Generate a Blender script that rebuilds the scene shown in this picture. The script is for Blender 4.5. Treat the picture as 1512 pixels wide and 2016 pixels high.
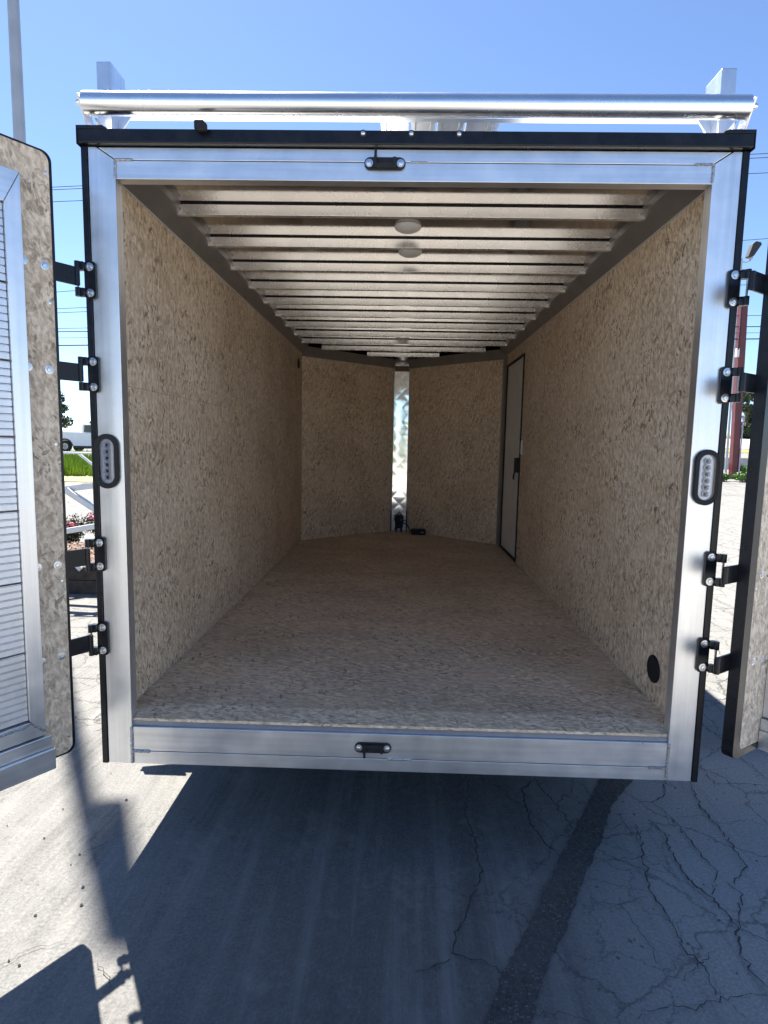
import bpy, bmesh, math, random
import numpy as np
from mathutils import Matrix, Vector
R = math.radians
random.seed(7); rng = np.random.default_rng(7)
scn = bpy.context.scene
for o in list(bpy.data.objects): bpy.data.objects.remove(o)

# ------------------------------------------------------------------ camera, sky, sun, exposure
cam = bpy.data.objects.new('camera', bpy.data.cameras.new('camera'))
scn.collection.objects.link(cam); scn.camera = cam
cam.data.sensor_width = 36; cam.data.lens = 20.88; cam.data.clip_start = .05; cam.data.clip_end = 4000
cam.matrix_world = (Matrix.Translation((-.0146, -2.015, 1.5173)) @ Matrix.Rotation(.02413, 4, 'Z')
                    @ Matrix.Rotation(R(90-6.503), 4, 'X') @ Matrix.Rotation(.01966, 4, 'Z'))
SUN = Vector((-.365, .5615, 1)).normalized()
sun_el = math.asin(SUN.z); sun_az = math.atan2(SUN.x, SUN.y)
w = bpy.data.worlds.new('World'); scn.world = w; w.use_nodes = True
nt = w.node_tree; bg = nt.nodes['Background']
sky = nt.nodes.new('ShaderNodeTexSky'); sky.sky_type = 'NISHITA'; sky.sun_disc = False
sky.sun_elevation = sun_el; sky.sun_rotation = sun_az
sky.air_density = .62; sky.dust_density = .1; sky.ozone_density = 4.0; sky.altitude = 0
hs = nt.nodes.new('ShaderNodeHueSaturation'); hs.inputs['Saturation'].default_value = 1.0
nt.links.new(sky.outputs[0], hs.inputs['Color']); nt.links.new(hs.outputs[0], bg.inputs[0]); bg.inputs[1].default_value = .071
sl = bpy.data.lights.new('sun', 'SUN'); sl.energy = 4.4; sl.angle = R(.53); sl.color = (1, .93, .82)
so = bpy.data.objects.new('sun', sl); scn.collection.objects.link(so)
so.rotation_euler = (-SUN).to_track_quat('-Z', 'Y').to_euler()
vs = scn.view_settings; vs.view_transform = 'Standard'; vs.look = 'None'; vs.gamma = 1; vs.use_curve_mapping = False
vs.exposure = 2.0
scn.cycles.max_bounces = 12; scn.cycles.diffuse_bounces = 8; scn.cycles.glossy_bounces = 5
scn.cycles.sample_clamp_indirect = 8; scn.cycles.use_denoising = True
scn.cycles.caustics_reflective = True; scn.cycles.blur_glossy = 1.0

# ------------------------------------------------------------------ node helpers and materials
class N:
    def __init__(s, name):
        s.m = bpy.data.materials.new(name); s.m.use_nodes = True; s.t = s.m.node_tree
        s.b = s.t.nodes['Principled BSDF']
    def n(s, typ, **k):
        x = s.t.nodes.new('ShaderNode'+typ)
        for a, v in k.items(): setattr(x, a, v)
        return x
    def l(s, a, b): s.t.links.new(a, b)
    def _set(s, node, i, v):
        if v is None: return
        if hasattr(v, 'is_output'): s.l(v, node.inputs[i])
        else: node.inputs[i].default_value = v
    def math(s, op, a, b=None, c=None, clamp=False):
        x = s.n('Math', operation=op, use_clamp=clamp)
        s._set(x, 0, a); s._set(x, 1, b); s._set(x, 2, c); return x.outputs[0]
    def coord(s, kind='Object'): return s.n('TexCoord').outputs[kind]
    def map(s, v, scale=(1,1,1), rot=(0,0,0), loc=(0,0,0)):
        x = s.n('Mapping'); s.l(v, x.inputs[0]); x.inputs[1].default_value = loc
        x.inputs[2].default_value = rot; x.inputs[3].default_value = scale; return x.outputs[0]
    def noise(s, v, scale, detail=3, rough=.5, out=0):
        x = s.n('TexNoise'); s.l(v, x.inputs['Vector']); x.inputs['Scale'].default_value = scale
        x.inputs['Detail'].default_value = detail; x.inputs['Roughness'].default_value = rough; return x.outputs[out]
    def voro(s, v, scale=1, feature='F1', out='Distance', rnd=1, dim='3D'):
        x = s.n('TexVoronoi', feature=feature, voronoi_dimensions=dim); s.l(v, x.inputs['Vector'])
        x.inputs['Scale'].default_value = scale; x.inputs['Randomness'].default_value = rnd; return x.outputs[out]
    def ramp(s, f, stops, interp='LINEAR'):
        x = s.n('ValToRGB'); s.l(f, x.inputs[0]); e = x.color_ramp; e.interpolation = interp
        while len(e.elements) < len(stops): e.elements.new(1)
        for k, (p, c) in enumerate(stops):
            e.elements[k].position = p
            e.elements[k].color = (c, c, c, 1) if isinstance(c, (int, float)) else (*c, 1)
        return x.outputs[0]
    def mix(s, f, a, b, mode='MIX'):
        x = s.n('Mix', data_type='RGBA', blend_type=mode)
        s._set(x, 0, f)
        for i, v in ((6, a), (7, b)):
            if isinstance(v, tuple) and len(v) == 3: v = (*v, 1)
            s._set(x, i, v)
        return x.outputs[2]
    def bump(s, h, strength=.3, dist=.01):
        x = s.n('Bump'); x.inputs['Strength'].default_value = strength; x.inputs['Distance'].default_value = dist
        s.l(h, x.inputs['Height']); s.l(x.outputs[0], s.b.inputs['Normal'])
    def set(s, col=None, rough=None, metal=None, spec=None):
        for nme, v in (('Base Color', col), ('Roughness', rough), ('Metallic', metal), ('Specular IOR Level', spec)):
            if v is None: continue
            if isinstance(v, tuple) and len(v) == 3: v = (*v, 1)
            s._set(s.b, nme, v)
        return s.m

def plain(name, col, rough=.5, metal=0, var=.15, scale=30, spec=None, bump=0):
    m = N(name); c = m.coord()
    nz = m.noise(c, scale, 4)
    a = tuple(x*(1-var) for x in col); b = tuple(min(1, x*(1+var)) for x in col)
    m.set(m.mix(m.ramp(nz, [(.3, 0), (.7, 1)]), a, b), rough, metal, spec)
    if bump: m.bump(nz, bump, .004)
    return m.m

def osb(name, c_lo, c_hi, c_dark, ang, ln=50, wd=120, dark=.75, tot=(55, 120), sq=28, sqa=.6, wp=1):
    """pressed strand board in metres of UV: mottled strands, short dark slivers and thin curved strand edges"""
    m = N(name); uv = m.coord('UV')
    def warp(v, scale, amp, det):
        x = m.n('VectorMath', operation='MULTIPLY_ADD'); m.l(m.noise(v, scale, det, out=1), x.inputs[0])
        x.inputs[1].default_value = (amp, amp, 0); m.l(v, x.inputs[2]); return x.outputs[0]
    p = warp(warp(uv, 12, .03*wp, 2), 70, .010*wp, 3)
    q = m.map(p, rot=(0, 0, R(ang)))
    t1 = m.noise(m.map(q, (tot[0], tot[1], 1)), 1, 4, .65)
    t2 = m.noise(m.map(m.map(p, rot=(0, 0, R(ang+20))), (tot[0]*.45, tot[1]*.5, 1)), 1, 3, .6)
    big = m.noise(uv, 1.7, 4, .6)
    f = m.math('ADD', m.math('MULTIPLY', t1, .55), m.math('ADD', m.math('MULTIPLY', t2, .35), m.math('MULTIPLY', big, .22)))
    col = m.mix(m.ramp(f, [(.49, 0), (.64, 1)]), c_lo, c_hi)
    fl = None
    for k, (a, th) in enumerate(((ang-25, .74), (ang+20, .76), (ang+75, .84))):
        x = m.n('TexVoronoi', voronoi_dimensions='2D')
        m.l(m.map(m.map(p, rot=(0, 0, R(a))), (ln*(1-.25*k), wd*(1-.2*k), 1), loc=(5.3*k+.5, 2.9*k, 0)), x.inputs['Vector']); x.inputs['Scale'].default_value = 1
        s2 = m.n('SeparateColor'); m.l(x.outputs['Color'], s2.inputs[0])
        v = m.math('MULTIPLY', m.math('GREATER_THAN', s2.outputs[1], th), m.ramp(m.math('SUBTRACT', x.outputs['Distance'], m.math('MULTIPLY', s2.outputs[2], .42)), [(.0, 1), (.08, 0)]))
        fl = v if fl is None else m.math('MAXIMUM', fl, v)
    sn = m.noise(m.map(q, (sq*.6, sq*1.2, 1)), 1, 2, .5)
    line = m.ramp(m.math('ABSOLUTE', m.math('SUBTRACT', sn, .5)), [(.004, 1), (.014, 0)])
    line = m.math('MULTIPLY', line, m.math('MULTIPLY', m.ramp(m.noise(m.map(uv, loc=(3, 3, 0)), 24, 3), [(.52, 0), (.62, 1)]), sqa))
    clump = m.ramp(m.noise(uv, 7, 4, .6), [(.38, .2), (.62, 1)])
    fl = m.math('MAXIMUM', m.math('MULTIPLY', fl, m.math('MULTIPLY', clump, dark)), line)
    col = m.mix(fl, col, c_dark)
    col = m.mix(m.math('MULTIPLY', m.ramp(m.noise(m.map(uv, loc=(8, 1, 0)), 4, 3), [(.48, 0), (.7, 1)]), .4), col, (c_hi[0]*.86, c_hi[1]*.80, c_hi[2]*.74))
    col = m.mix(m.math('MULTIPLY', m.ramp(m.noise(m.map(uv, loc=(1, 8, 0)), 5, 3), [(.52, 0), (.7, 1)]), .3), col, (c_hi[0]*.84, c_hi[1]*.82, c_hi[2]*.80))
    m.set(col, .6, 0, .3); m.bump(f, .2, .002)
    return m

def dirt_floor():
    m = osb('osb_floor', (.50, .37, .25), (.92, .76, .56), (.17, .11, .065), 0, ln=36, wd=120, dark=.8, tot=(34, 110), sq=24, sqa=.2, wp=.7)
    base = m.b.inputs['Base Color'].links[0].from_socket
    uv = m.coord('UV')
    d = m.ramp(m.noise(m.map(uv, (1.2, 2.4, 1)), 1.6, 5, .6), [(.45, 0), (.72, 1)])
    m.l(m.mix(m.math('MULTIPLY', d, .3), base, (.30, .25, .20)), m.b.inputs['Base Color'])
    return m.m

def alu(name, base=(.80, .80, .81), rough=.36, streak='Z', amt=.10, scale=1.0, bump=.03, metal=1.0, spots=.22):
    m = N(name); c = m.coord()
    sc = {'Z': (60, 60, 1.5), 'X': (1.5, 60, 60), 'Y': (60, 1.5, 60)}[streak]
    s1 = m.noise(m.map(c, sc), scale, 3); s2 = m.noise(c, 9, 4, .6); s3 = m.noise(c, 42, 3)
    f = m.math('ADD', m.math('MULTIPLY', s1, .5), m.math('MULTIPLY', s2, .5))
    lo = tuple(x*(1-amt*2) for x in base)
    col = m.mix(m.ramp(f, [(.36, 0), (.64, 1)]), lo, base)
    sp_ = m.ramp(s3, [(.70, 0), (.78, 1)])
    col = m.mix(m.math('MULTIPLY', sp_, spots), col, (.42, .42, .42))
    rr = m.math('ADD', m.math('MULTIPLY', s2, .12 if rough < .25 else .22), rough-(.09 if rough < .25 else .10))
    m.set(col, rr, metal)
    if bump: m.bump(f, bump*3, .002)
    return m.m

def pavement():
    m = N('pavement'); c = m.coord()
    sx = m.n('SeparateXYZ'); m.l(c, sx.inputs[0])
    grain = m.noise(c, 105, 5, .8); mid = m.noise(c, 26, 4, .6); big = m.noise(c, .9, 5, .6)
    col = m.mix(m.ramp(grain, [(.34, 0), (.66, 1)]), (.080, .083, .087), (.205, .208, .208))
    col = m.mix(m.math('MULTIPLY', m.ramp(mid, [(.38, 1), (.62, 0)]), .6), col, (.10, .098, .094))
    col = m.mix(m.math('MULTIPLY', m.ramp(big, [(.38, 0), (.7, 1)]), .5), col, (.15, .147, .14))
    pale_bounce = m.ramp(m.math('ADD', m.math('MULTIPLY', m.math('ABSOLUTE', m.math('ADD', sx.outputs[1], 1.0)), .10), m.math('MULTIPLY', big, .12)), [(.26, 0), (.50, 1)])  # paler far off; unseen ground behind camera lightened to bounce light into trailer
    col = m.mix(m.math('MULTIPLY', pale_bounce, m.math('ADD', m.math('MULTIPLY', m.math('LESS_THAN', sx.outputs[1], -2.3), .83), .12)), col, m.mix(grain, (.42, .41, .37), (.66, .64, .58)))
    side_lift = m.ramp(m.math('ADD', m.math('ABSOLUTE', m.math('SUBTRACT', sx.outputs[0], .0)), m.math('MULTIPLY', m.math('SUBTRACT', big, .5), .5)), [(.28, 0), (.95, 1)])  # shade depth painted in: darker along the middle, paler to both sides
    col = m.mix(m.math('MULTIPLY', side_lift, .55), col, m.mix(m.ramp(grain, [(.34, 0), (.66, 1)]), (.155, .158, .16), (.315, .315, .305)))
    right_lift = m.ramp(m.math('ADD', sx.outputs[0], m.math('MULTIPLY', m.math('SUBTRACT', big, .5), .6)), [(.45, 0), (1.0, 1)])  # skylit shade on the right painted in as paler colour, near part only
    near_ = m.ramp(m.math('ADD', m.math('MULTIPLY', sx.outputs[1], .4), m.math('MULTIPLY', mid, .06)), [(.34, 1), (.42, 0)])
    col = m.mix(m.math('MULTIPLY', m.math('MULTIPLY', right_lift, near_), .62), col, m.mix(m.ramp(grain, [(.34, 0), (.66, 1)]), (.27, .27, .265), (.50, .49, .47)))
    # dark chips of stone worn out of the surface
    pit = m.n('TexVoronoi'); m.l(c, pit.inputs['Vector']); pit.inputs['Scale'].default_value = 34
    ps = m.n('SeparateColor'); m.l(pit.outputs['Color'], ps.inputs[0])
    pitm = m.math('MULTIPLY', m.math('GREATER_THAN', ps.outputs[0], .93), m.math('LESS_THAN', pit.outputs['Distance'], .22))
    rightm = m.ramp(m.math('ADD', sx.outputs[0], m.math('MULTIPLY', mid, .6)), [(.35, .15), (1, 1)])
    col = m.mix(m.math('MULTIPLY', m.math('MULTIPLY', pitm, rightm), .75), col, (.06, .06, .058))
    stk = m.noise(m.map(c, (9, .45, 1), rot=(0, 0, R(-4))), 1, 5, .7)
    col = m.mix(m.math('MULTIPLY', m.ramp(stk, [(.50, 0), (.68, 1)]), .38), col, (.30, .30, .29))
    col = m.mix(m.math('MULTIPLY', m.ramp(stk, [(.30, 1), (.46, 0)]), .35), col, (.06, .061, .063))
    # map cracking: warped cells, stronger on the right, hairline elsewhere
    warp = m.n('VectorMath', operation='MULTIPLY_ADD')
    m.l(m.noise(c, 5, 5, .7, out=1), warp.inputs[0]); warp.inputs[1].default_value = (.22, .22, 0); m.l(c, warp.inputs[2])
    flat = m.map(warp.outputs[0], (1, 1, 0))
    e1 = m.voro(flat, 1.9, 'DISTANCE_TO_EDGE', dim='2D'); e2 = m.voro(m.map(flat, loc=(4, 9, 0)), 4.6, 'DISTANCE_TO_EDGE', dim='2D')
    k1 = m.ramp(e1, [(0, 1), (.016, 0)]); k2 = m.ramp(e2, [(0, 1), (.026, 0)])
    zone = m.ramp(m.noise(c, 1.7, 2), [(.42, 0), (.58, 1)])
    rz = m.ramp(sx.outputs[0], [(.05, 0), (.35, 1)])
    far = m.math('GREATER_THAN', sx.outputs[1], .9)
    kk = m.math('MAXIMUM', m.math('MULTIPLY', k1, m.math('MAXIMUM', m.math('MULTIPLY', rz, .5), .05)), m.math('MULTIPLY', m.math('MULTIPLY', k2, zone), m.math('MAXIMUM', m.math('MULTIPLY', rz, .4), .04)))
    kk = m.math('MAXIMUM', kk, m.math('MULTIPLY', m.math('MAXIMUM', k1, m.math('MULTIPLY', k2, .7)), m.math('MULTIPLY', far, .8)))
    col = m.mix(kk, col, (.045, .043, .04))
    # tyre tread prints running down the left side
    tr = m.n('TexWave', wave_type='BANDS', bands_direction='X'); m.l(m.map(c, rot=(0, 0, R(8))), tr.inputs['Vector'])
    tr.inputs['Scale'].default_value = 9; tr.inputs['Distortion'].default_value = 3.0; tr.inputs['Detail'].default_value = 3; tr.inputs['Detail Scale'].default_value = 6
    lm = m.ramp(sx.outputs[0], [(-.0, 0), (1, 0)])
    lz = m.math('MULTIPLY', m.math('LESS_THAN', sx.outputs[0], -.55), m.ramp(m.noise(c, 2.1, 2), [(.42, 0), (.6, 1)]))
    tread = m.math('MULTIPLY', m.ramp(tr.outputs[1], [(.45, 1), (.62, 0)]), m.math('MULTIPLY', m.math('MULTIPLY', lz, m.ramp(m.noise(c, 11, 4, .7), [(.42, 0), (.60, 1)])), .32))
    col = m.mix(tread, col, (.07, .069, .066))
    rub = m.math('MULTIPLY', m.ramp(m.noise(c, 3.2, 5, .7), [(.54, 0), (.66, 1)]), .35)
    col = m.mix(rub, col, (.29, .28, .26))
    m.set(col, .92, 0, .15)
    h = m.math('SUBTRACT', m.math('ADD', m.math('MULTIPLY', grain, .6), m.math('MULTIPLY', mid, .5)), m.math('MULTIPLY', kk, .8))
    m.bump(h, .8, .008)
    return m.m

def dark_patch():
    m = N('patch_asphalt'); c = m.coord()
    x = m.n('TexVoronoi'); m.l(c, x.inputs['Vector']); x.inputs['Scale'].default_value = 210
    s = m.n('SeparateColor'); m.l(x.outputs['Color'], s.inputs[0])
    g = m.noise(c, 60, 4, .7); b = m.noise(c, 3, 3)
    col = m.mix(m.ramp(g, [(.3, 0), (.7, 1)]), (.040, .042, .044), (.115, .115, .113))
    col = m.mix(m.math('MULTIPLY', m.math('GREATER_THAN', s.outputs[0], .93), .6), col, (.26, .255, .24))
    col = m.mix(m.math('MULTIPLY', m.ramp(b, [(.4, 0), (.65, 1)]), .5), col, (.11, .11, .108))
    m.set(col, .95, 0, .2); m.bump(m.math('ADD', x.outputs['Distance'], g), .8, .006)
    return m.m

def glossy_black(name, rough=.3, col=(.006, .007, .010)):
    m = N(name); c = m.coord()
    nz = m.noise(c, 25, 4, .6)
    m.set(m.mix(m.ramp(nz, [(.4, 0), (.75, 1)]), col, tuple(x*2.2 for x in col)), m.math('ADD', m.math('MULTIPLY', nz, .2), rough-.1), 0, .35)
    return m.m

def glass(name, col=(1, 1, 1), rough=.05):
    m = N(name); m.b.inputs['Transmission Weight'].default_value = 1; m.b.inputs['IOR'].default_value = 1.45
    return m.set(col, rough)

def leafy(name, a, b):
    m = N(name); c = m.coord(); nz = m.noise(c, 1.4, 4, .6); n2 = m.noise(c, 13, 2)
    m.set(m.mix(m.math('ADD', m.math('MULTIPLY', m.ramp(nz, [(.35, 0), (.68, 1)]), .6), m.math('MULTIPLY', n2, .4)), a, b), .6, 0, .3)
    return m.m

MT = dict(
    osb_wall=osb('osb_wall', (.53, .385, .255), (.92, .755, .565), (.13, .09, .06), 70, tot=(38, 85), ln=38, wd=92, dark=.9).m,
    osb_nose=osb('osb_nose', (.54, .39, .255), (.93, .76, .565), (.12, .08, .055), 90, tot=(22, 110), ln=36, wd=120).m,
    osb_door=osb('osb_door', (.50, .385, .275), (.92, .775, .60), (.15, .105, .075), 75, ln=42, wd=95, tot=(40, 80), sq=22, dark=.8).m,
    osb_floor=dirt_floor(),
    alu_v=alu('mill_aluminium_upright', (.93,.93,.93), .31, streak='Z', metal=.88), alu_h=alu('mill_aluminium_rail', (.92,.92,.92), .31, streak='X', metal=.88),
    alu_bright=alu('bright_aluminium_tube', (.88, .88, .88), .25, 'X', .03, bump=0, spots=.04),
    alu_post=alu('bright_aluminium_post', (.86, .86, .87), .33, 'Z', .06),
    alu_deck=alu('bright_aluminium_deck', (.60, .61, .62), .5, 'Y', .06),
    roof=alu('roof_sheet_aluminium', (.60, .56, .53), .135, 'X', .03, bump=0, metal=1.0, spots=0),
    bow=alu('roof_bow_aluminium', (.90, .885, .86), .26, 'X', .05, bump=0, metal=.75, spots=.1),
    cove=plain('cove_grey', (.28, .255, .24), .45, .5, .08, 12),
    ramp=alu('ramp_plank_aluminium', (.78, .80, .84), .42, 'Y', .06),
    polished=alu('polished_aluminium', (.88, .87, .86), .13, 'Z', .02, bump=.0),
    black=glossy_black('black_trim'), black_matt=glossy_black('black_matt', .6, (.010, .010, .012)),
    skin=glossy_black('black_side_sheet', .25, (.013, .013, .015)),
    zinc=plain('zinc_bolt', (.72, .73, .75), .30, 1.0, .15, 90),
    weld=plain('weld_bead', (.40, .40, .41), .42, .8, .4, 160, bump=.4),
    caulk=plain('white_caulk', (.62, .60, .56), .6, 0, .1, 50),
    white=plain('white_plastic', (.72, .71, .68), .45, 0, .05, 30),
    dome=plain('dome_lens', (.70, .68, .64), .35, 0, .05, 30),
    sidedoor=plain('side_door_liner', (.78, .77, .73), .5, 0, .06, 6),
    lens=glass('clear_lens', (.93, .95, 1), .12), chrome=plain('led_reflector', (.62, .63, .66), .38, .8, .03, 30),
    alu_rack=alu('dull_rack_aluminium', (.66, .67, .68), .42, 'X', .08, bump=0),
    alu_edge=plain('blued_edge_aluminium', (.30, .32, .38), .4, .8, .08, 20),
    rubber=plain('rubber', (.02, .02, .02), .8, 0, .2, 30), rim=plain('steel_rim', (.55, .56, .58), .35, .9, .1, 20),
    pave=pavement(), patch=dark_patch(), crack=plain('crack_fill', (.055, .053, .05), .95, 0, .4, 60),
    pebble=plain('pebble', (.10, .098, .092), .9, 0, .4, 40),
    road=plain('road_concrete', (.42, .40, .37), .9, 0, .1, 2), grass=leafy('verge_grass', (.20, .22, .05), (.36, .34, .10)),
    weeds=leafy('tall_weeds', (.13, .22, .02), (.40, .52, .06)), leaf=leafy('tree_leaf', (.018, .035, .014), (.06, .09, .035)),
    leaf2=leafy('far_leaf', (.06, .10, .03), (.14, .19, .07)), shrub=leafy('shrub_leaf', (.012, .024, .010), (.05, .07, .03)),
    plantleaf=leafy('border_leaf', (.05, .12, .02), (.16, .27, .06)),
    pink=plain('pink_petal', (.62, .20, .27), .6, 0, .3, 30), bark=plain('bark', (.10, .08, .06), .9, 0, .3, 12, bump=.4),
    timber=plain('weathered_timber', (.060, .045, .036), .9, 0, .4, 14, bump=.5),
    mulch=plain('mulch', (.12, .075, .055), .95, 0, .6, 45, bump=.9), chip=plain('mulch_chip', (.22, .15, .12), .9, 0, .5, 30),
    truck=plain('white_car_paint', (.70, .73, .78), .25, 0, .03, 3), tglass=plain('dark_window', (.02, .025, .03), .08, 0, .1, 3),
    tplastic=plain('dark_plastic', (.02, .02, .022), .6, 0, .2, 10),
    red=plain('dark_red_paint', (.11, .016, .016), .42, 0, .22, 3), conduit=plain('grey_conduit', (.35, .33, .45), .4, .3, .1, 8),
    polegrey=plain('galvanised_pole', (.42, .42, .43), .45, .55, .08, 5), concrete=plain('concrete', (.42, .40, .37), .9, 0, .15, 6, bump=.3),
    wire=plain('overhead_wire', (.03, .03, .035), .7, 0, .1, 3), flag=plain('cloth', (.30, .04, .05), .9, 0, .1, 5),
    insul=plain('insulator', (.10, .07, .06), .3, 0, .1, 10),
    copper=plain('brown_cap', (.10, .045, .03), .4, .3, .1, 20),
)

# ------------------------------------------------------------------ mesh helpers
class M:
    def __init__(s): s.v = []; s.f = []
    def add(s, v, f):
        k = len(s.v); s.v += [tuple(map(float, p)) for p in v]; s.f += [tuple(i+k for i in q) for q in f]; return s
    def box(s, x0, x1, y0, y1, z0, z1):
        return s.add([(x0,y0,z0),(x1,y0,z0),(x1,y1,z0),(x0,y1,z0),(x0,y0,z1),(x1,y0,z1),(x1,y1,z1),(x0,y1,z1)],
                     [(3,2,1,0),(4,5,6,7),(0,1,5,4),(1,2,6,5),(2,3,7,6),(3,0,4,7)])
    def prism(s, pts, a0, a1, axis='Y'):
        """polygon pts extruded along axis. axis Y: pts are (x,z); X: (y,z); Z: (x,y)"""
        def P(p, a): return {'Y': (p[0], a, p[1]), 'X': (a, p[0], p[1]), 'Z': (p[0], p[1], a)}[axis]
        n = len(pts); v = [P(p, a0) for p in pts]+[P(p, a1) for p in pts]
        f = [tuple(range(n)), tuple(range(2*n-1, n-1, -1))]+[(i, i+n, (i+1) % n+n, (i+1) % n) for i in range(n)]
        return s.add(v, f)
    def tube(s, path, r, n=10, cap=True, jit=0):
        path = [Vector(p) for p in path]; k0 = len(s.v); rings = []
        rr = r if isinstance(r, (list, tuple)) else [r]*len(path)
        up = Vector((0, 0, 1))
        for i, p in enumerate(path):
            d = (path[min(i+1, len(path)-1)]-path[max(i-1, 0)]).normalized()
            a = d.cross(up if abs(d.z) < .95 else Vector((1, 0, 0))).normalized(); b = d.cross(a)
            rings.append([p+(a*math.cos(t)+b*math.sin(t))*rr[i]*(1+(random.uniform(-jit, jit) if jit else 0)) for t in [2*math.pi*j/n for j in range(n)]])
        v = [q for g in rings for q in g]; f = []
        for i in range(len(path)-1):
            for j in range(n): f.append((i*n+j, i*n+(j+1) % n, (i+1)*n+(j+1) % n, (i+1)*n+j))
        if cap: f += [tuple(range(n-1, -1, -1)), tuple(range((len(path)-1)*n, len(path)*n))]
        return s.add(v, f)
    def lathe(s, prof, n=16, c=(0,0,0), axis='Z', sx=1, sy=1):
        """prof: (radius, height) along axis"""
        v = []; f = []
        for r, h in prof:
            for j in range(n):
                t = 2*math.pi*j/n; a, b = r*math.cos(t)*sx, r*math.sin(t)*sy
                p = {'Z': (a, b, h), 'Y': (a, h, b), 'X': (h, a, b)}[axis]
                v.append((p[0]+c[0], p[1]+c[1], p[2]+c[2]))
        for i in range(len(prof)-1):
            for j in range(n): f.append((i*n+j, i*n+(j+1) % n, (i+1)*n+(j+1) % n, (i+1)*n+j))
        f += [tuple(range(n-1, -1, -1)), tuple(range((len(prof)-1)*n, len(prof)*n))]
        return s.add(v, f)

def boxuv(me):
    uvl = me.uv_layers.new(name='UVMap'); n = len(me.loops)
    co = np.empty(len(me.vertices)*3); me.vertices.foreach_get('co', co); co = co.reshape(-1, 3)
    out = np.zeros((n, 2))
    for p in me.polygons:
        nx, ny, nz = p.normal
        li = range(p.loop_start, p.loop_start+p.loop_total)
        if abs(nz) > .7:
            for i in li: q = co[me.loops[i].vertex_index]; out[i] = (q[0], q[1])
        else:
            l = math.hypot(nx, ny) or 1; tx, ty = -ny/l, nx/l
            for i in li: q = co[me.loops[i].vertex_index]; out[i] = (q[0]*tx+q[1]*ty, q[2])
    uvl.data.foreach_set('uv', out.ravel())

def mesh(name, mb, mat, smooth=False, bevel=0, seg=2, uv=False, recalc=True):
    me = bpy.data.meshes.new(name); me.from_pydata(mb.v, [], mb.f); me.update()
    if recalc or bevel:
        bm = bmesh.new(); bm.from_mesh(me)
        bmesh.ops.recalc_face_normals(bm, faces=bm.faces)
        if bevel:
            ed = [e for e in bm.edges if len(e.link_faces) == 2 and e.calc_face_angle(0) > .6]
            bmesh.ops.bevel(bm, geom=ed, offset=bevel, segments=seg, profile=.5, affect='EDGES', clamp_overlap=True)
        bm.to_mesh(me); bm.free()
    if smooth:
        me.polygons.foreach_set('use_smooth', [True]*len(me.polygons))
        try: me.set_sharp_from_angle(angle=R(40))
        except Exception: pass
    if uv: boxuv(me)
    me.materials.append(MT[mat])
    return me

def obj(name, me, parent=None, loc=None, rot=None, **props):
    o = bpy.data.objects.new(name, me); scn.collection.objects.link(o)
    if parent: o.parent = parent
    if loc is not None: o.location = loc
    if rot is not None: o.rotation_euler = rot
    for k, v in props.items(): o[k] = v
    return o

def part(name, mb, mat, parent, off=(0, 0, 0), **k):
    """mb in the parent's space shifted by off: vertices are written relative to off, the object stands at off"""
    pr = {a: k.pop(a) for a in ('label', 'kind') if a in k}
    o = obj(name, mesh(name, mb, mat, **k), parent, off if any(off) else None)
    for a, v in pr.items(): o[a] = v
    return o

def thing(name, label, cat, loc=(0, 0, 0), group=None, rot=None):
    o = obj(name, None, None, loc, rot); o.empty_display_size = .2
    o['label'] = label; o['category'] = cat
    if group: o['group'] = group
    return o

def leafcloud(cs, rs, n, size, seed=0, up=.3):
    """leaf-sized quads scattered through ellipsoid clumps"""
    g = np.random.default_rng(seed); cs = np.array(cs, float); rs = np.array(rs, float)
    k = g.integers(0, len(cs), n); d = g.normal(size=(n, 3)); d /= np.linalg.norm(d, axis=1)[:, None]
    rad = g.random(n)**.45
    p = cs[k]+d*rs[k]*rad[:, None]
    a = g.normal(size=(n, 3)); a /= np.linalg.norm(a, axis=1)[:, None]
    b = np.cross(a, d+g.normal(size=(n, 3))*.6); b /= np.linalg.norm(b, axis=1)[:, None]+1e-9
    s = size*(.6+.8*g.random(n))[:, None]
    v = np.stack([p-a*s, p-b*s*.5, p+a*s, p+b*s*.5], 1).reshape(-1, 3)
    m = M(); m.v = v.tolist(); m.f = [(4*i, 4*i+1, 4*i+2, 4*i+3) for i in range(n)]
    return m

# ------------------------------------------------------------------ ground
def gz(x, y):
    """the lot is level near the trailer and rises gently towards the road"""
    if y < 13: return 0.0
    k = .0225+(.030-.0225)*min(1, max(0, (x+4)/12))
    z = k*min(y-13, 60)*min(1, (y-13)/8)
    if y > 38: z += .05*(min(y, 73)-38)*min(1, max(0, (x+4)/12))
    return z
g = M(); xs = [-900,-300,-120,-60,-35,-22,-14,-9,-5,-2,0,2,5,9,14,22,35,60,120,300,900]; ys = [-900,-200,-60,-25,-10,-4,0,4,8,11,13,15,17,19,21,23.5,26,29,33,38,45,55,65,73,90,200,900]
g.v = [(x, y, gz(x, y)) for y in ys for x in xs]; nx = len(xs)
g.f = [(j*nx+i, j*nx+i+1, (j+1)*nx+i+1, (j+1)*nx+i) for j in range(len(ys)-1) for i in range(nx-1)]
obj('ground', mesh('ground', g, 'pave'), kind='structure')

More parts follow.
